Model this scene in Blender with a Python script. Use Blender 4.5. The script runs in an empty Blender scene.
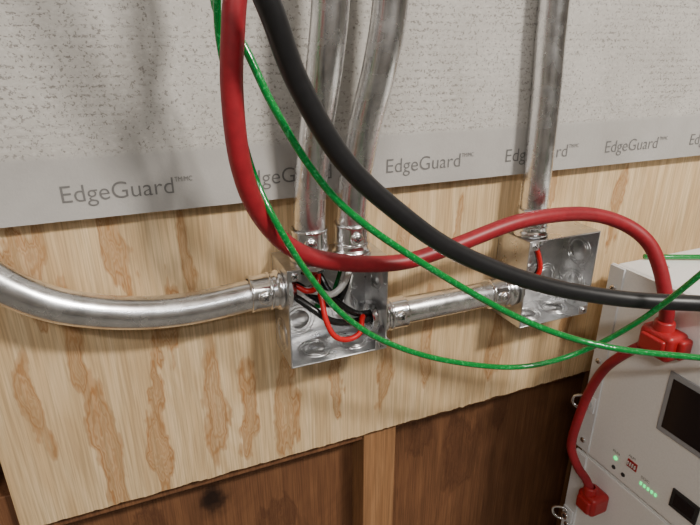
import bpy, bmesh, math, random
from mathutils import Vector, Matrix, noise
random.seed(4)
V=Vector
col=bpy.context.scene.collection

# ---------------------------------------------------------------- materials
def newmat(name):
    m=bpy.data.materials.new(name); m.use_nodes=True
    nt=m.node_tree; b=nt.nodes['Principled BSDF']
    return m,nt,b
def ramp(nt,src,stops):
    r=nt.nodes.new('ShaderNodeValToRGB'); e=r.color_ramp.elements
    while len(e)<len(stops): e.new(.5)
    for i,(p,c) in enumerate(stops):
        e[i].position=p; e[i].color=(c,c,c,1) if isinstance(c,(int,float)) else (*c,1)
    nt.links.new(src,r.inputs[0]); return r.outputs[0]
def coord(nt,scale,rot=(0,0,0),loc=(0,0,0)):
    tc=nt.nodes.new('ShaderNodeTexCoord'); mp=nt.nodes.new('ShaderNodeMapping')
    mp.inputs['Scale'].default_value=scale; mp.inputs['Rotation'].default_value=rot; mp.inputs['Location'].default_value=loc
    nt.links.new(tc.outputs['Object'],mp.inputs[0]); return mp.outputs[0]
def noi(nt,scale,s=1,detail=3,rough=.5,dist=0,loc=(0,0,0),color=False):
    n=nt.nodes.new('ShaderNodeTexNoise'); n.inputs['Scale'].default_value=s
    n.inputs['Detail'].default_value=detail; n.inputs['Roughness'].default_value=rough; n.inputs['Distortion'].default_value=dist
    nt.links.new(coord(nt,scale,loc=loc),n.inputs['Vector']); return n.outputs[1 if color else 0]
def mix(nt,fac,a,b,mode='MIX'):
    m=nt.nodes.new('ShaderNodeMix'); m.data_type='RGBA'; m.blend_type=mode
    for i,x in ((0,fac),(6,a),(7,b)):
        if hasattr(x,'is_output'): nt.links.new(x,m.inputs[i])
        elif i==0: m.inputs[0].default_value=x
        else: m.inputs[i].default_value=(*x,1)
    return m.outputs[2]
def mth(nt,op,a,b=0.,clamp=False,c=None):
    m=nt.nodes.new('ShaderNodeMath'); m.operation=op; m.use_clamp=clamp
    for i,x in enumerate((a,b)):
        if hasattr(x,'is_output'): nt.links.new(x,m.inputs[i])
        else: m.inputs[i].default_value=x
    if c is not None: m.inputs[2].default_value=c
    return m.outputs[0]
def vm(nt,op,a,b=(0,0,0)):
    m=nt.nodes.new('ShaderNodeVectorMath'); m.operation=op
    for i,x in enumerate((a,b)):
        if hasattr(x,'is_output'): nt.links.new(x,m.inputs[i])
        else: m.inputs[i].default_value=x
    return m.outputs['Value'] if op in('LENGTH','DISTANCE') else m.outputs[0]
def bump(nt,b,h,strength=.3,dist=.001):
    n=nt.nodes.new('ShaderNodeBump'); n.inputs['Strength'].default_value=strength; n.inputs['Distance'].default_value=dist
    nt.links.new(h,n.inputs['Height']); nt.links.new(n.outputs[0],b.inputs['Normal'])
def simple(name,c,rough=.5,metal=0,spec=.5,var=.0,vs=60,coat=0):
    m,nt,b=newmat(name); b.inputs['Roughness'].default_value=rough; b.inputs['Metallic'].default_value=metal
    b.inputs['Specular IOR Level'].default_value=spec; b.inputs['Coat Weight'].default_value=coat
    n=noi(nt,(1,1,1),vs,4)
    c2=tuple(x*(1-var) for x in c); c1=tuple(min(1,x*(1+var)) for x in c)
    nt.links.new(ramp(nt,n,[(.3,c2),(.7,c1)]),b.inputs['Base Color'])
    return m

def ply_mat(name,light,mid,dark,freq=(9,9,1.7),knots=(),flames=(),st=1.):
    m,nt,b=newmat(name)
    tc=nt.nodes.new('ShaderNodeTexCoord')
    base=noi(nt,freq,1,2,.45,.6)
    rings=mth(nt,'MULTIPLY_ADD',mth(nt,'SINE',mth(nt,'MULTIPLY',base,120)),.5,c=.5)
    p3=noi(nt,(36,36,3.6),1,4,.6,.7,loc=(9,2,1))
    patch2=ramp(nt,p3,[(.44,0.),(.60,1.)])
    fib=noi(nt,(520,520,12),1,3,.6)
    fib2=noi(nt,(110,110,5),1,3,.6,loc=(2,2,2))
    c=mix(nt,ramp(nt,rings,[(.35,0.),(1,.30)]),light,mid)
    c=mix(nt,mth(nt,'MULTIPLY',patch2,.45),c,tuple(x*.75+y*.25 for x,y in zip(mid,dark)))
    if flames:
        # cathedral / flame figure of rotary-cut pine: warped nested ovals of late wood
        w1=vm(nt,'MULTIPLY',vm(nt,'SUBTRACT',noi(nt,(20,20,8),1,4,.6,0,(5,3,1),True),(.5,.5,.5)),(.060,0,.22))
        w2=vm(nt,'MULTIPLY',vm(nt,'SUBTRACT',noi(nt,(170,170,12),1,3,.6,0,(1,7,2),True),(.5,.5,.5)),(.008,0,.06))
        p=vm(nt,'ADD',vm(nt,'ADD',tc.outputs['Object'],w1),w2)
        d=None
        for (fx,fz,rx,rz) in flames:
            q=vm(nt,'MULTIPLY',vm(nt,'SUBTRACT',p,(fx,0,fz)),(1/rx,0,1/rz))
            l=vm(nt,'LENGTH',q)
            d=l if d is None else mth(nt,'SMOOTH_MIN',d,l,c=.4)
        body=ramp(nt,mth(nt,'MULTIPLY',d,.5),[(.15,.66),(.40,.92),(.49,1.),(.58,0.)])
        rg=mth(nt,'MULTIPLY_ADD',mth(nt,'SINE',mth(nt,'MULTIPLY',d,24)),.20,c=.74)
        c=mix(nt,mth(nt,'MULTIPLY',mth(nt,'MULTIPLY',body,rg),st),c,dark)
    c=mix(nt,ramp(nt,fib2,[(.40,.42),(.58,0.)]),c,tuple(x*.72 for x in mid))
    c=mix(nt,ramp(nt,fib,[(.38,.45),(.58,0.)]),c,tuple(x*.45 for x in mid))
    for (kx,kz,r) in knots:
        sp=nt.nodes.new('ShaderNodeVectorMath'); sp.operation='DISTANCE'
        mp=nt.nodes.new('ShaderNodeMapping'); mp.inputs['Scale'].default_value=(1,0,.75)
        nt.links.new(tc.outputs['Object'],mp.inputs[0]); nt.links.new(mp.outputs[0],sp.inputs[0]); sp.inputs[1].default_value=(kx,0,kz*.75)
        dn=mth(nt,'ADD',mth(nt,'DIVIDE',sp.outputs['Value'],r),mth(nt,'MULTIPLY',noi(nt,(60,60,60),1,3),.6))
        c=mix(nt,ramp(nt,mth(nt,'MULTIPLY',dn,.5),[(.28,1.),(.36,.8),(.44,.3),(.60,0.)]),c,tuple(x*.2 for x in dark))
    nt.links.new(c,b.inputs['Base Color']); b.inputs['Roughness'].default_value=.62
    b.inputs['Specular IOR Level'].default_value=.3
    bump(nt,b,fib,.3,.0006); return m
M={}
FL=[(.045,.925,.011,.085),(.078,.890,.009,.060),(.005,1.00,.007,.040),(-.070,1.00,.011,.050),(-.060,.895,.012,.060),(-.112,.940,.008,.065),
 (-.02,1.088,.008,.034),(.030,1.075,.008,.040),(-.095,1.088,.013,.026),(.122,.868,.012,.046),(.24,.90,.009,.055),(.30,.935,.007,.050),
 (.335,1.07,.007,.040),(.40,.885,.012,.050),(.262,1.055,.007,.045),(.46,1.095,.009,.030),(.575,1.06,.010,.050),(.52,.90,.010,.05),(-.012,.86,.008,.04),(.185,.90,.006,.04),(-.005,.93,.006,.05)]
M['ply']=ply_mat('plywood_pine',(.72,.54,.325),(.59,.39,.195),(.32,.135,.040),flames=FL,st=1.)
M['dark_ply']=ply_mat('plywood_dark',(.20,.090,.040),(.14,.060,.028),(.07,.027,.013),(5,5,3),knots=((.035,.735,.030),),  # dark red-brown plywood tone for the back wall and blocking
   flames=[(-.05,.70,.04,.03),(.40,.70,.03,.06),(.47,.74,.012,.03),(.12,.66,.03,.03),(.33,.74,.02,.03)],st=.8)
M['stud']=ply_mat('stud_pine',(.36,.19,.088),(.29,.14,.058),(.20,.08,.032),(16,16,1.2),st=.3)

def board_mat():
    m,nt,b=newmat('glass_mat_board')
    tc=nt.nodes.new('ShaderNodeTexCoord'); sx=nt.nodes.new('ShaderNodeSeparateXYZ'); nt.links.new(tc.outputs['Object'],sx.inputs[0])
    z=mth(nt,'ADD',sx.outputs[2],mth(nt,'MULTIPLY',noi(nt,(3,3,3),1,1),.006))
    field=mth(nt,'DIVIDE',mth(nt,'SUBTRACT',z,1.176),.006,clamp=True)
    blot=noi(nt,(14,14,14),1,5,.6)
    c1=ramp(nt,blot,[(.3,(.39,.37,.34)),(.7,(.48,.46,.43))])
    c2=ramp(nt,blot,[(.3,(.34,.325,.305)),(.7,(.41,.395,.375))])
    c=mix(nt,field,c2,c1)
    d=noi(nt,(360,360,560),1,2,.7)
    rowm=mth(nt,'SINE',mth(nt,'MULTIPLY',sx.outputs[2],2*math.pi/.0070))
    rowm=ramp(nt,rowm,[(.1,.0),(.95,1.)])
    dash=mth(nt,'MULTIPLY',ramp(nt,d,[(.52,0.),(.58,1.)]),rowm)
    dash=mth(nt,'MULTIPLY',dash,ramp(nt,noi(nt,(9,9,18),1,3),[(.42,0.),(.60,1.)]))
    dash=mth(nt,'MULTIPLY',dash,field)
    d2=mth(nt,'MULTIPLY',ramp(nt,noi(nt,(420,420,420),1,2,.6),[(.59,0.),(.66,1.)]),field)
    al=mth(nt,'MAXIMUM',mth(nt,'MULTIPLY',dash,.75),mth(nt,'MULTIPLY',d2,.65))
    c=mix(nt,al,c,(.13,.115,.10))
    w=ramp(nt,noi(nt,(160,160,260),1,3,.7,loc=(7,0,3)),[(.50,0.),(.66,.35)])
    c=mix(nt,mth(nt,'MULTIPLY',w,field),c,(.60,.58,.55))
    nt.links.new(c,b.inputs['Base Color']); b.inputs['Roughness'].default_value=.75; b.inputs['Specular IOR Level'].default_value=.25
    hh=mth(nt,'SUBTRACT',noi(nt,(300,300,300),1,3,.6),mth(nt,'MULTIPLY',al,1.2)); bump(nt,b,hh,.35,.0007)
    return m
M['board']=board_mat()
M['ink']=simple('printed_ink',(.14,.135,.13),.7)

def galv(name,base=.55,rough=.33,spangle=0,con=.22,bm=.05):
    m,nt,b=newmat(name); b.inputs['Metallic'].default_value=1
    n=noi(nt,(1,1,1),45,5,.65)
    lo=base*(1-con); hi=min(.95,base*(1+con*.6))
    c=ramp(nt,n,[(.3,(lo,lo*1.01,lo*1.03)),(.5,(base,base,base*1.01)),(.75,(hi,hi,hi))])
    if spangle:
        vo=nt.nodes.new('ShaderNodeTexVoronoi'); vo.inputs['Scale'].default_value=150
        nt.links.new(coord(nt,(1,1,1)),vo.inputs['Vector'])
        sp=nt.nodes.new('ShaderNodeSeparateColor'); nt.links.new(vo.outputs['Color'],sp.inputs[0])
        c=mix(nt,spangle,c,ramp(nt,sp.outputs[0],[(0,base*.75),(1,base*1.15)]))
    scuff=ramp(nt,noi(nt,(1,1,1),28,6,.75,loc=(4,4,4)),[(.57,0.),(.67,.45)])
    c=mix(nt,scuff,c,(base*.5,base*.5,base*.51))
    nt.links.new(c,b.inputs['Base Color'])
    nt.links.new(ramp(nt,noi(nt,(1,1,1),60,3),[(.3,rough*.8),(.7,rough*1.25)]),b.inputs['Roughness'])
    bump(nt,b,noi(nt,(1,1,1),90,2),bm,.0004); return m
M['galv']=galv('galvanized_tube',.84,.25,con=.28)
M['box']=galv('galvanized_sheet',.70,.31,.3,.2,.03)
M['zinc']=galv('die_cast_zinc',.85,.18)
M['screw']=simple('steel_screw',(.78,.78,.80),.2,1)
M['slot']=simple('dark_recess',(.02,.02,.02),.6)
M['black']=simple('black_rubber',(.009,.009,.010),.40,var=.2,vs=200)
M['red']=simple('red_rubber',(.25,.009,.016),.45,var=.12,vs=150)
M['redw']=simple('red_wire_jacket',(.50,.012,.014),.25)
M['whitew']=simple('white_wire_jacket',(.60,.60,.58),.3)
M['blackw']=simple('black_wire_jacket',(.012,.012,.012),.25)
M['redp']=simple('red_plastic_connector',(.34,.011,.014),.38,coat=.1)
def green():
    m,nt,b=newmat('green_thhn_jacket')
    sp=ramp(nt,noi(nt,(1,1,1),380,2,.6),[(.56,0.),(.66,1.)])  # speckle highlights of the glossy jacket, painted as lighter green in its colour
    c=mix(nt,sp,(.003,.18,.03),(.025,.31,.09)); nt.links.new(c,b.inputs['Base Color'])
    b.inputs['Roughness'].default_value=.14; b.inputs['Coat Weight'].default_value=.4
    bump(nt,b,noi(nt,(1,1,1),240,2),.36,.001); return m
M['green']=green()
M['white']=simple('white_powder_coat',(.80,.80,.79),.38,var=.03,vs=400)
M['panelgrey']=simple('grey_powder_coat',(.66,.67,.68),.4,var=.03,vs=400)
M['screen']=simple('display_glass',(.010,.011,.014),.12)
M['bezel']=simple('display_bezel',(.30,.31,.33),.4)
M['chrome']=simple('chrome_plating',(.75,.75,.76),.12,1)
def emis(name,c,s):
    m,nt,b=newmat(name); b.inputs['Base Color'].default_value=(*c,1); b.inputs['Emission Color'].default_value=(*c,1); b.inputs['Emission Strength'].default_value=s; return m
M['led']=emis('green_led',(.01,.85,.2),1.6)
M['concrete']=simple('concrete',(.20,.19,.17),.85,var=.2,vs=9)
M['ceil']=simple('ceiling_boards',(.35,.3,.25),.8,var=.2,vs=5)
M['paint']=simple('painted_wall',(.40,.37,.33),.8,var=.1,vs=3)

# ---------------------------------------------------------------- mesh builder
class B:
    def __init__(s): s.bm=bmesh.new(); s.mats=[]
    def mi(s,k):
        if k not in s.mats: s.mats.append(k)
        return s.mats.index(k)
    def _tag(s,faces,k,smooth):
        i=s.mi(k)
        for f in faces: f.material_index=i; f.smooth=smooth
    def box(s,lo,hi,k,bev=0,seg=2):
        lo=V(lo);hi=V(hi);c=(lo+hi)/2;d=hi-lo
        r=bmesh.ops.create_cube(s.bm,size=1,matrix=Matrix.Translation(c)@Matrix.Diagonal((*d,1)))
        vs=r['verts']; fs={f for v in vs for f in v.link_faces}
        s._tag(fs,k,False)
        if bev:
            es={e for v in vs for e in v.link_edges}
            rr=bmesh.ops.bevel(s.bm,geom=list(es),offset=bev,segments=seg,affect='EDGES',profile=.5)
            s._tag(rr['faces'],k,True)
    def lathe(s,p,ax,prof,k,seg=32,smooth=True):
        p=V(p);ax=V(ax).normalized();u=ax.orthogonal().normalized();w=ax.cross(u)
        rings=[]
        for (t,r) in prof:
            rings.append([s.bm.verts.new(p+ax*t+(u*math.cos(a)+w*math.sin(a))*max(r,1e-5)) for a in [2*math.pi*i/seg for i in range(seg)]])
        fs=[]
        for a,b in zip(rings,rings[1:]):
            for i in range(seg):
                fs.append(s.bm.faces.new((a[i],a[(i+1)%seg],b[(i+1)%seg],b[i])))
        s._tag(fs,k,smooth)
    def cyl(s,p,ax,L,r,k,seg=32,bev=.0004):
        s.lathe(p,ax,[(0,0),(0,r-bev)],k,seg,False); s.lathe(p,ax,[(0,r-bev),(bev,r),(L-bev,r),(L,r-bev)],k,seg,True); s.lathe(p,ax,[(L,r-bev),(L,0)],k,seg,False)
    def sweep(s,pts,r,k,seg=20,sub=10,cap=True):
        pts=[V(p) for p in pts]; P=[pts[0]*2-pts[1]]+pts+[pts[-1]*2-pts[-2]]
        path=[]
        for i in range(1,len(P)-2):
            a,b,c,d=P[i-1:i+3]
            for j in range(sub):
                t=j/sub
                path.append(.5*((2*b)+(c-a)*t+(2*a-5*b+4*c-d)*t*t+(3*b-a-3*c+d)*t**3))
        path.append(pts[-1])
        T=[]
        for i in range(len(path)):
            T.append((path[min(i+1,len(path)-1)]-path[max(i-1,0)]).normalized())
        u=T[0].orthogonal().normalized(); rings=[]
        for i,(q,t) in enumerate(zip(path,T)):
            u=(u-t*u.dot(t)).normalized(); w=t.cross(u)
            rings.append([s.bm.verts.new(q+(u*math.cos(a)+w*math.sin(a))*r) for a in [2*math.pi*m/seg for m in range(seg)]])
        fs=[]
        for a,b in zip(rings,rings[1:]):
            for i in range(seg): fs.append(s.bm.faces.new((a[i],a[(i+1)%seg],b[(i+1)%seg],b[i])))
        s._tag(fs,k,True)
        if cap: s._tag([s.bm.faces.new(rings[0][::-1]),s.bm.faces.new(rings[-1])],k,False)
        return path
    def screw(s,p,ax,r,h=.002,k='screw'):
        p=V(p);ax=V(ax).normalized()
        s.lathe(p,ax,[(0,r),(h*.5,r),(h*.85,r*.85),(h,r*.5),(h,0)],k,20,True)
        u=ax.orthogonal().normalized();w=ax.cross(u)
        for d,e in ((u,w),(w,u)):
            vs=[s.bm.verts.new(p+ax*(h*1.06)+d*a*r*.62+e*b*r*.12) for a,b in((-1,-1),(1,-1),(1,1),(-1,1))]
            f=s.bm.faces.new(vs); s._tag([f],'slot',False)
    def done(s,name,parent=None):
        me=bpy.data.meshes.new(name); bmesh.ops.recalc_face_normals(s.bm,faces=s.bm.faces[:]); s.bm.to_mesh(me); s.bm.free()
        for k in s.mats: me.materials.append(M[k])
        o=bpy.data.objects.new(name,me); col.objects.link(o)
        if parent: o.parent=parent
        return o
def root(name):
    o=bpy.data.objects.new(name,None); col.objects.link(o); return o

# ---------------------------------------------------------------- room shell
b=B(); b.box((-2,-3,-.1),(3,.2,0),'concrete'); b.done('floor')
b=B(); b.box((-2,-3,2.4),(3,.2,2.5),'ceil'); b.done('ceiling')
b=B(); b.box((-2,.052,0),(3,.07,2.4),'dark_ply'); b.done('wall_back')
b=B(); b.box((-2.1,-3,0),(-2,.2,2.4),'paint'); b.done('wall_left')
b=B(); b.box((3,-3,0),(3.1,.2,2.4),'paint'); b.done('wall_right')
b=B(); b.box((-2,-3.1,0),(3,-3,2.4),'paint'); b.done('wall_front')

def panel(name,x0,x1,z0,z1,y0,y1,k,jag):
    bm=bmesh.new(); n=int((x1-x0)/.003)
    def col_(x):
        j=(noise.noise(V((x*45,1,0)))*.6+noise.noise(V((x*210,4,0)))*.4)*jag
        if noise.noise(V((x*30,9,0)))>.32: j+=jag*1.2*noise.noise(V((x*160,3,2)))
        return [bm.verts.new((x,y0,z0+j)),bm.verts.new((x,y0,z1)),bm.verts.new((x,y1,z1)),bm.verts.new((x,y1,z0+j*.4))]
    prev=col_(x0); bm.faces.new(prev)
    for i in range(1,n+1):
        c=col_(x0+(x1-x0)*i/n)
        for a in range(4): bm.faces.new((prev[a],prev[(a+1)%4],c[(a+1)%4],c[a]))
        prev=c
    bm.faces.new(prev[::-1]); bmesh.ops.recalc_face_normals(bm,faces=bm.faces[:])
    me=bpy.data.meshes.new(name); bm.to_mesh(me); bm.free(); me.materials.append(M[k])
    o=bpy.data.objects.new(name,me); col.objects.link(o); return o
panel('plywood_panel',-.15,1.9,.815,1.6,0,.0128,'ply',.0035)
panel('plywood_panel',-1.9,-.19,.815,1.6,0,.0128,'ply',.0035)
board=panel('gypsum_wall_board',-1.9,1.9,1.124,2.4,-.013,-.0002,'board',.0004)
for i,(x0,x1) in enumerate([(-.225,-.172),(.222,.268),(.63,.668),(-.62,-.58)]):
    b=B(); b.box((x0,.013,0.0),(x1,.0515,2.38),'stud',.0015); b.done('wall_stud')
b=B(); b.box((-.171,.0135,.795),(.221,.0515,.85),'dark_ply',.001); b.done('wood_blocking')
b=B(); b.box((.269,.0135,.80),(.629,.0515,.85),'dark_ply',.001); b.done('wood_blocking')

def text(s,x,z,capw,caph,name,parent,y=-.0135,mat='ink',rot=None,loc=None,off=-.006):
    cu=bpy.data.curves.new(name,'FONT'); cu.body=s; cu.size=1; cu.offset=off
    t=bpy.data.objects.new('tmp',cu); col.objects.link(t); bpy.context.view_layer.update()
    me=bpy.data.meshes.new_from_object(t.evaluated_get(bpy.context.evaluated_depsgraph_get())); bpy.data.objects.remove(t)
    xs=[v.co.x for v in me.vertices]
    w=max(xs)-min(xs); x0=min(xs)
    sx=capw/w; sz=caph/.70
    for v in me.vertices: v.co=V(((v.co.x-x0)*sx,v.co.y*sz,0))
    me.materials.append(M[mat]); o=bpy.data.objects.new(name,me); col.objects.link(o)
    o.parent=parent; o.rotation_euler=rot or (math.pi/2,0,0); o.location=loc or (x,y,z); return o
x=-.056-.143*3
i=0
while x<1.5:
    text('EdgeGuard',x,1.1390,.0855,.0140,'printed_label_%d'%i,board)
    text('TM/MC',x+.087,1.1485,.0145,.0042,'printed_mark_%d'%i,board,off=-.003)
    x+=.1435; i+=1

# ---------------------------------------------------------------- conduit
RT=.0147
def connector(b,p,ax,face,L=.030):
    p=V(p);ax=V(ax).normalized();face=V(face).normalized()
    b.lathe(p-ax*.0075,ax,[(0,.0135),(0,.0195),(.004,.0195),(.004,.0135)],'zinc',8,False)
    b.lathe(p-ax*.012,ax,[(.006,.0122),(0,.0122),(0,.0150),(.012,.0155)],'zinc',32)
    b.lathe(p,ax,[(0,.0195),(.003,.0200),(.0045,.0188),(.006,.0176)],'zinc')
    b.lathe(p,ax,[(.006,.0176),(.009,.0170),(.012,.0172),(L-.003,.0172),(L-.001,.0178),(L,.0172),(L,.0148)],'zinc')
    b.lathe(p,ax,[(.0095,.0173),(.0102,.0182),(.0118,.0182),(.0125,.0173)],'zinc')
    c=p+ax*(L*.62)
    b.lathe(c+face*.0150,face,[(0,.0062),(.0038,.0062),(.0048,.0054),(.0048,.003)],'zinc',20)
    b.screw(c+face*.0192,face,.0044,.0018)
top=2.4
b=B(); b.sweep([(.145,-.03,1.072),(.1455,-.03,1.10),(.147,-.033,1.14),(.150,-.043,1.19),(.154,-.056,1.24),(.158,-.062,1.29),(.160,-.062,1.36),(.160,-.062,1.7),(.160,-.062,top)],RT,'galv',32,10)
connector(b,(.145,-.03,1.0685),(0,0,1),(-.25,-1,0)); b.done('metal_conduit')
b=B(); b.sweep([(.188,-.03,1.072),(.188,-.03,1.10),(.190,-.034,1.14),(.195,-.045,1.19),(.203,-.057,1.24),(.209,-.062,1.29),(.212,-.062,1.36),(.212,-.062,1.7),(.212,-.062,top)],RT,'galv',32,10)
connector(b,(.188,-.03,1.0685),(0,0,1),(-.1,-1,0)); b.done('metal_conduit')
b=B(); b.sweep([(.408,-.03,1.06),(.408,-.03,1.10),(.406,-.03,1.2),(.401,-.03,1.3),(.40,-.03,1.5),(.40,-.03,top)],RT,'galv',32,10)
connector(b,(.408,-.03,1.0585),(0,0,1),(-.2,-1,0)); b.done('metal_conduit')
b=B(); b.sweep([(.112,-.03,1.041),(.085,-.03,1.040),(.04,-.03,1.037),(0,-.03,1.039),(-.04,-.031,1.048),(-.075,-.033,1.063),(-.105,-.034,1.086),(-.13,-.035,1.115),(-.15,-.035,1.16),(-.16,-.035,1.22),(-.163,-.035,1.3),(-.163,-.035,1.6),(-.163,-.035,top)],RT,'galv',32,10)
connector(b,(.1145,-.03,1.041),(-1,0,0),(0,-1,.1)); b.done('metal_conduit')
b=B(); b.sweep([(.222,-.03,.992),(.27,-.03,.992),(.33,-.03,.992),(.386,-.03,.992)],RT,'galv',32,4)
connector(b,(.2185,-.03,.992),(1,0,0),(0,-1,.15)); connector(b,(.3865,-.03,.992),(-1,0,0),(0,-1,.1)); b.done('metal_conduit')

# ---------------------------------------------------------------- junction boxes
def jbox(x0,z0,ears,kos,W=.102,Dp=.054,t=.0016,H=None):
    b=B(); H=H or W; x1=x0+W; z1=z0+H; y0=-Dp; g=-.0006
    b.box((x0,g-t,z0),(x1,g,z1),'box',.0006)
    b.box((x0,y0,z0),(x0+t,g,z1),'box',.0006); b.box((x1-t,y0,z0),(x1,g,z1),'box',.0006)
    b.box((x0,y0,z0),(x1,g,z0+t),'box',.0006); b.box((x0,y0,z1-t),(x1,g,z1),'box',.0006)
    for (ex,ez,sx,sz) in ears:
        cx=x0+ex*W; cz_=z0+ez*H
        b.box((min(cx,cx+sx*.013),y0-.0002,min(cz_,cz_+sz*.011)),(max(cx,cx+sx*.013),y0+.0016,max(cz_,cz_+sz*.011)),'box',.0005)
        b.screw((cx+sx*.007,y0-.0002,cz_+sz*.006),(0,-1,0),.0038,.0022)
    def ring(p,ax,r):
        b.lathe(p,ax,[(0,r-.0007),(.0007,r-.0004),(.0007,r+.0004),(0,r+.0007)],'box',40)
    for (p,ax,r) in kos:
        b.lathe(p,ax,[(0,r),(.0007,r-.0006),(.0007,0)],'box',40)
        ring(p,ax,r+.0022); ring(p,ax,r+.006)
    return b
bp=-.0022
J1=root('electrical_junction_box')
b=jbox(.115,.966,[(0,1,1,-1),(1,0,-1,1)],[((.140,bp,.990),(0,-1,0),.011),((.190,bp,.992),(0,-1,0),.011),((.166,bp,1.018),(0,-1,0),.008),
   ((.148,-.028,.9676),(0,0,1),.011),((.190,-.028,.9676),(0,0,1),.011),((.2154,-.028,1.04),(-1,0,0),.010),((.115,-.028,.992),(-1,0,0),.010)])
b.box((.208,-.060,.974),(.2175,-.054,.979),'box',.0005)
b.done('box_body',J1)
J2=root('electrical_junction_box')
b=jbox(.388,.952,[(0,1,1,-1),(1,0,-1,1)],[((.465,bp,.985),(0,-1,0),.011),((.415,bp,.985),(0,-1,0),.011),((.44,bp,1.01),(0,-1,0),.008),
   ((.4884,-.028,1.026),(-1,0,0),.012),((.4884,-.028,.985),(-1,0,0),.009),((.42,-.028,.9536),(0,0,1),.011),((.462,-.028,.9536),(0,0,1),.011)],H=.106)
b.done('box_body',J2)

def wire(name,pts,k,r=.0032,par=None):
    b=B(); b.sweep(pts,r,k,14,8); return b.done(name,par or J1)
wire('red_wire_1',[(.143,-.03,1.085),(.144,-.034,1.06),(.149,-.047,1.035),(.150,-.058,1.014),(.156,-.064,.999),(.169,-.064,.992),(.184,-.060,.994),(.192,-.048,1.004),(.200,-.036,.996),(.214,-.031,.993),(.235,-.030,.992)],'redw',.0027)
wire('red_wire_2',[(.105,-.035,1.046),(.125,-.037,1.046),(.137,-.042,1.040),(.146,-.046,1.045),(.150,-.038,1.062),(.150,-.033,1.085)],'redw',.0027)
wire('white_wire_1',[(.181,-.036,1.085),(.180,-.044,1.060),(.170,-.052,1.045),(.158,-.052,1.037),(.148,-.044,1.038),(.125,-.035,1.041),(.105,-.03,1.041)],'whitew')
wire('white_wire_2',[(.192,-.024,1.085),(.190,-.026,1.055),(.184,-.030,1.032),(.182,-.034,1.015),(.19,-.034,1.003),(.205,-.030,.998),(.235,-.03,.995)],'whitew')
wire('black_wire_1',[(.105,-.028,1.035),(.125,-.034,1.033),(.143,-.046,1.020),(.158,-.050,1.008),(.178,-.046,1.000),(.200,-.038,.995),(.235,-.033,.988)],'blackw',.0036)
wire('black_wire_2',[(.105,-.024,1.042),(.13,-.028,1.042),(.145,-.034,1.03),(.16,-.038,1.020),(.172,-.040,1.026),(.184,-.034,1.055),(.184,-.030,1.085)],'blackw',.0036)
wire('black_wire_3',[(.149,-.024,1.085),(.152,-.03,1.055),(.163,-.044,1.03),(.180,-.044,1.012),(.200,-.034,1.0),(.235,-.03,.999)],'blackw',.0034)
b=B(); b.cyl((.158,-.0022,1.002),(0,-1,0),.003,.0055,'zinc',6); b.sweep([(.158,-.006,1.002),(.164,-.012,1.008),(.170,-.022,1.022),(.178,-.026,1.05),(.186,-.026,1.085)],.0022,'green',12,8); b.done('ground_pigtail',J1)
wire('red_wire',[(.406,-.034,1.08),(.407,-.036,1.055),(.415,-.040,1.035),(.418,-.042,1.015),(.408,-.038,1.0),(.39,-.033,.994),(.37,-.031,.993)],'redw',.0028,par=J2)
wire('black_wire',[(.411,-.028,1.08),(.412,-.028,1.055),(.424,-.03,1.03),(.426,-.032,1.01),(.41,-.03,.994),(.39,-.028,.99),(.37,-.028,.99)],'blackw',.0036,par=J2)

# ---------------------------------------------------------------- hanging cables
def P(s,h):
    a=[int(q) for q in s.replace(',',' ').split()]
    return [V((a[2*i]/1000,-h[i],a[2*i+1]/1000)) for i in range(len(h))]
def cable(name,pts,k,r):
    b=B(); b.sweep(pts,r,k,20,10); return b.done(name)
blk=P('80 1297,91 1268,108 1230,141 1178,186 1135,244 1093,326 1055,407 1034,477 1029,511 1039',[.15,.145,.135,.13,.13,.13,.14,.16,.19,.23])
blk=[V((.02,-.19,2.4)),V((.03,-.185,1.9)),V((.05,-.17,1.5)),V((.065,-.158,1.37))]+blk+[V((.56,-.30,1.08)),V((.60,-.42,1.15)),V((.60,-.52,1.15)),V((.60,-.56,1.0)),V((.60,-.56,.5)),V((.60,-.56,.006))]
cable('black_battery_cable',blk,'black',.0078)
red=P('78 1302,73 1269,69 1227,72 1176,86 1135,114 1100,156 1080,215 1071,268 1078,347 1094,425 1093,473 1081,499 1061,510 1030',[.113,.113,.11,.105,.095,.085,.08,.08,.08,.08,.08,.09,.107,.122])
red=[V((.10,-.12,2.4)),V((.10,-.12,1.8)),V((.092,-.116,1.5)),V((.085,-.114,1.38))]+red+[V((.516,-.134,.990)),V((.517,-.135,.974))]
cable('red_battery_cable',red,'red',.0076)
g1=P('70 1308,69 1276,83 1255,98 1217,121 1173,149 1137,204 1093,285 1038,344 1007,395 993,465 984,520 981',[.07,.08,.09,.1,.11,.12,.125,.14,.155,.18,.21,.24])
g1=[V((.06,-.07,2.4)),V((.06,-.07,1.7)),V((.066,-.07,1.4))]+g1+[V((.57,-.32,1.0)),V((.60,-.46,1.06)),V((.62,-.53,1.0)),V((.62,-.55,.6)),V((.62,-.55,.004))]
cable('green_ground_wire',g1,'green',.0030)
g2=P('70 1306,68 1258,76 1208,84 1165,96 1129,120 1083,150 1041,194 1004,257 973,335 953,391 968,421 1015,434 1073,449 1117',[.085,.085,.085,.09,.105,.105,.105,.105,.11,.12,.14,.175,.21,.23])
g2=[V((.08,-.085,2.4)),V((.075,-.085,1.7)),V((.072,-.085,1.4))]+g2+[V((.47,-.25,1.2)),V((.48,-.26,1.5)),V((.48,-.26,2.4))]
cable('green_ground_wire',g2,'green',.0027)
cable('green_ground_wire',[V((.575,-.05,1.0125)),V((.60,-.062,1.0125)),V((.66,-.09,1.0125)),V((.72,-.13,1.0125)),V((.78,-.2,1.0125)),V((.80,-.3,1.0125))],'green',.0032)
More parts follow.
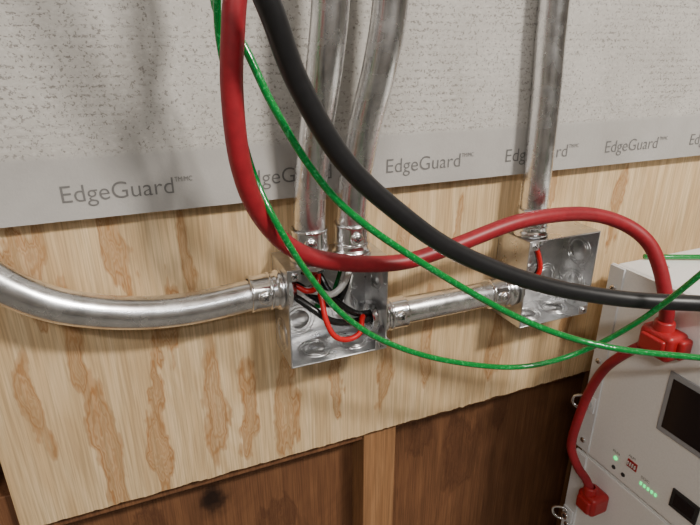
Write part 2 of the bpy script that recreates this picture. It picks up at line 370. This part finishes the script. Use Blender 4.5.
cable('red_battery_jumper_cable',[V((.517,-.128,.948)),V((.512,-.118,.936)),V((.503,-.104,.918)),V((.497,-.088,.890)),V((.494,-.076,.850)),V((.490,-.070,.80)),V((.490,-.068,.76)),V((.496,-.078,.733)),V((.508,-.086,.712)),V((.512,-.092,.698))],'red',.0058)

# ---------------------------------------------------------------- battery units
XF=.533
def battery(name,z0,z1,first):
    rt=root(name)
    b=B(); b.box((XF+.003,-.46,z0),(.95,-.045,z1),'white',.004,3); b.done('chassis',rt)
    b=B()
    b.box((XF,-.462,z0+.001),(XF+.0035,-.0405,z1-.001),'white',.001)
    for ya,yb in ((-.462,-.440),(-.062,-.0405)):
        b.box((XF-.002,ya,z0+.002),(XF+.0005,yb,z1-.002),'panelgrey',.0008)
        for zz in (z0+.018,z0+(z1-z0)*.52,z1-.03): b.screw((XF-.002,(ya+yb)/2,zz),(-1,0,0),.0042,.0025)
    b.done('face_plate',rt)
    b=B()
    zc=(.805 if first else z0+.165)
    for ya,sg in ((-.452,1),(-.050,-1)):
        b.box((XF-.004,ya-.009,zc-.012),(XF,ya+.009,zc+.012),'panelgrey',.0008)
        b.sweep([(XF-.003,ya,zc-.008),(XF-.010,ya+.006,zc-.010),(XF-.016,ya+.014,zc-.006),(XF-.016,ya+.016,zc+.004),(XF-.010,ya+.008,zc+.010),(XF-.003,ya,zc+.008)],.0021,'chrome',12,8)
        b.cyl((XF-.010,ya,zc),(1,0,0),.007,.0055,'chrome')
        b.lathe((XF-.0102,ya,zc),(-1,0,0),[(0,.003),(.0002,0)],'slot',16)
    b.done('latches',rt)
    b=B()
    dz=z1-1.008
    b.box((XF-.002,-.247,.834+dz),(XF+.001,-.145,.914+dz),'bezel',.001)
    b.box((XF-.0026,-.241,.841+dz),(XF-.001,-.151,.907+dz),'screen',.0005); b.done('display',rt)
    b=B()
    b.lathe((XF,-.103,.754+dz),(-1,0,0),[(0,.0028),(.0013,.0026),(.0018,0)],'led',14)
    for i in range(5): b.box((XF-.0010,-.142-i*.0052-.0024,.7455+dz),(XF,-.142-i*.0052,.7495+dz),'led')
    b.lathe((XF,-.103,.739+dz),(-1,0,0),[(0,.003),(.001,.0026),(.0012,0)],'slot',14)
    b.lathe((XF,-.118,.739+dz),(-1,0,0),[(0,.003),(.001,.0026),(.0012,0)],'slot',14)
    b.box((XF-.001,-.134,.757+dz),(XF,-.120,.768+dz),'redp')
    for i in range(4): b.box((XF-.0025,-.1325+i*.0034,.760+dz),(XF,-.131+i*.0034,.765+dz),'whitew')
    b.box((XF-.002,-.215,.750+dz),(XF+.0,-.182,.776+dz),'slot',.0005)
    b.box((XF-.0024,-.211,.754+dz),(XF+.0,-.186,.772+dz),'screen',.0005)
    b.box((XF-.002,-.26,.750+dz),(XF+.0,-.228,.776+dz),'slot',.0005)
    b.done('indicators',rt)
    R_=(math.pi/2,0,-math.pi/2)
    text('RUN',0,0,.010,.0035,'label_run',rt,rot=R_,loc=(XF-.0012,-.098,.762+dz),off=0)
    text('ALM',0,0,.010,.0035,'label_alarm',rt,rot=R_,loc=(XF-.0012,-.120,.772+dz),off=0)
    text('SOC',0,0,.012,.0035,'label_soc',rt,rot=R_,loc=(XF-.0012,-.142,.756+dz),off=0)
    b=B()
    if first:
        b.box((.503,-.156,.934),(XF+.001,-.116,.966),'redp',.006,4)
        b.box((.499,-.151,.940),(.508,-.121,.960),'redp',.003,3); b.box((.515,-.162,.938),(XF,-.11,.962),'redp',.004,3)
        b.lathe((.517,-.135,.962),(0,0,1),[(0,.0112),(.012,.0105),(.014,.0095),(.014,.0076)],'redp',24)
        b.lathe((.515,-.124,.945),(-.1,.3,-.5),[(0,.009),(.010,.0075),(.010,.0058)],'redp',24)
    else:
        b.box((.503,-.109,z1-.058),(XF+.001,-.079,z1-.028),'redp',.006,4)
        b.box((.499,-.105,z1-.054),(.506,-.083,z1-.034),'redp',.003,3)
        b.lathe((.512,-.092,z1-.030),(0,0,1),[(0,.0090),(.010,.0085),(.012,.0075),(.012,.0058)],'redp',24)
    b.done('power_plug',rt)
    if first:
        text('P+',0,0,.020,.014,'label_polarity',rt,rot=(0,0,0),loc=(.565,-.085,z1+.0006),off=0)
    return rt
battery('server_rack_battery',.726,1.008,True)
battery('server_rack_battery',.440,.722,False)
battery('server_rack_battery',.154,.436,False)
b=B(); b.box((.52,-.47,.12),(.96,-.03,.150),'stud',.002)
for x_ in(.53,.90):
    for y_ in(-.46,-.08): b.box((x_,y_,0),(x_+.045,y_+.045,.12),'stud',.002)
b.done('battery_stand')

# ---------------------------------------------------------------- lights, world, camera
def area(name,loc,tgt,size,power,c):
    l=bpy.data.lights.new(name,'AREA'); l.shape='RECTANGLE'; l.size=size[0]; l.size_y=size[1]; l.energy=power; l.color=c
    o=bpy.data.objects.new(name,l); col.objects.link(o); o.location=loc
    o.rotation_euler=(V(tgt)-V(loc)).to_track_quat('-Z','Y').to_euler(); return o
area('key_fill_light',(.81,-1.3,2.27),(.2,0,1.05),(.26,.11),42,(1,.94,.86))
area('key_fill_light',(-.7,-1.4,2.25),(0,0,1.1),(.55,.10),14,(1,.96,.90))  # weaker unseen fill lamp, added to brighten the left of the board
area('key_fill_light',(.3,-2.3,2.35),(.3,-2.3,0),(1.2,.15),14,(.95,.97,1))  # unseen lamp added behind the camera to lift reflections in the metal
w=bpy.data.worlds.new('World'); bpy.context.scene.world=w; w.use_nodes=True
w.node_tree.nodes['Background'].inputs[0].default_value=(.80,.86,1,1); w.node_tree.nodes['Background'].inputs[1].default_value=.3

cam=bpy.data.cameras.new('camera'); cam.sensor_width=36; cam.lens=530/700*36; cam.clip_start=.02
co=bpy.data.objects.new('camera',cam); col.objects.link(co)
r=V((.9235,-.3836,-.0028)).normalized(); up=V((.1436,.3391,.9297)); up=(up-r*up.dot(r)).normalized(); bk=r.cross(up)
m=Matrix((r,up,bk)).transposed().to_4x4(); m.translation=V((0,-.48,1.25)); co.matrix_world=m
bpy.context.scene.camera=co
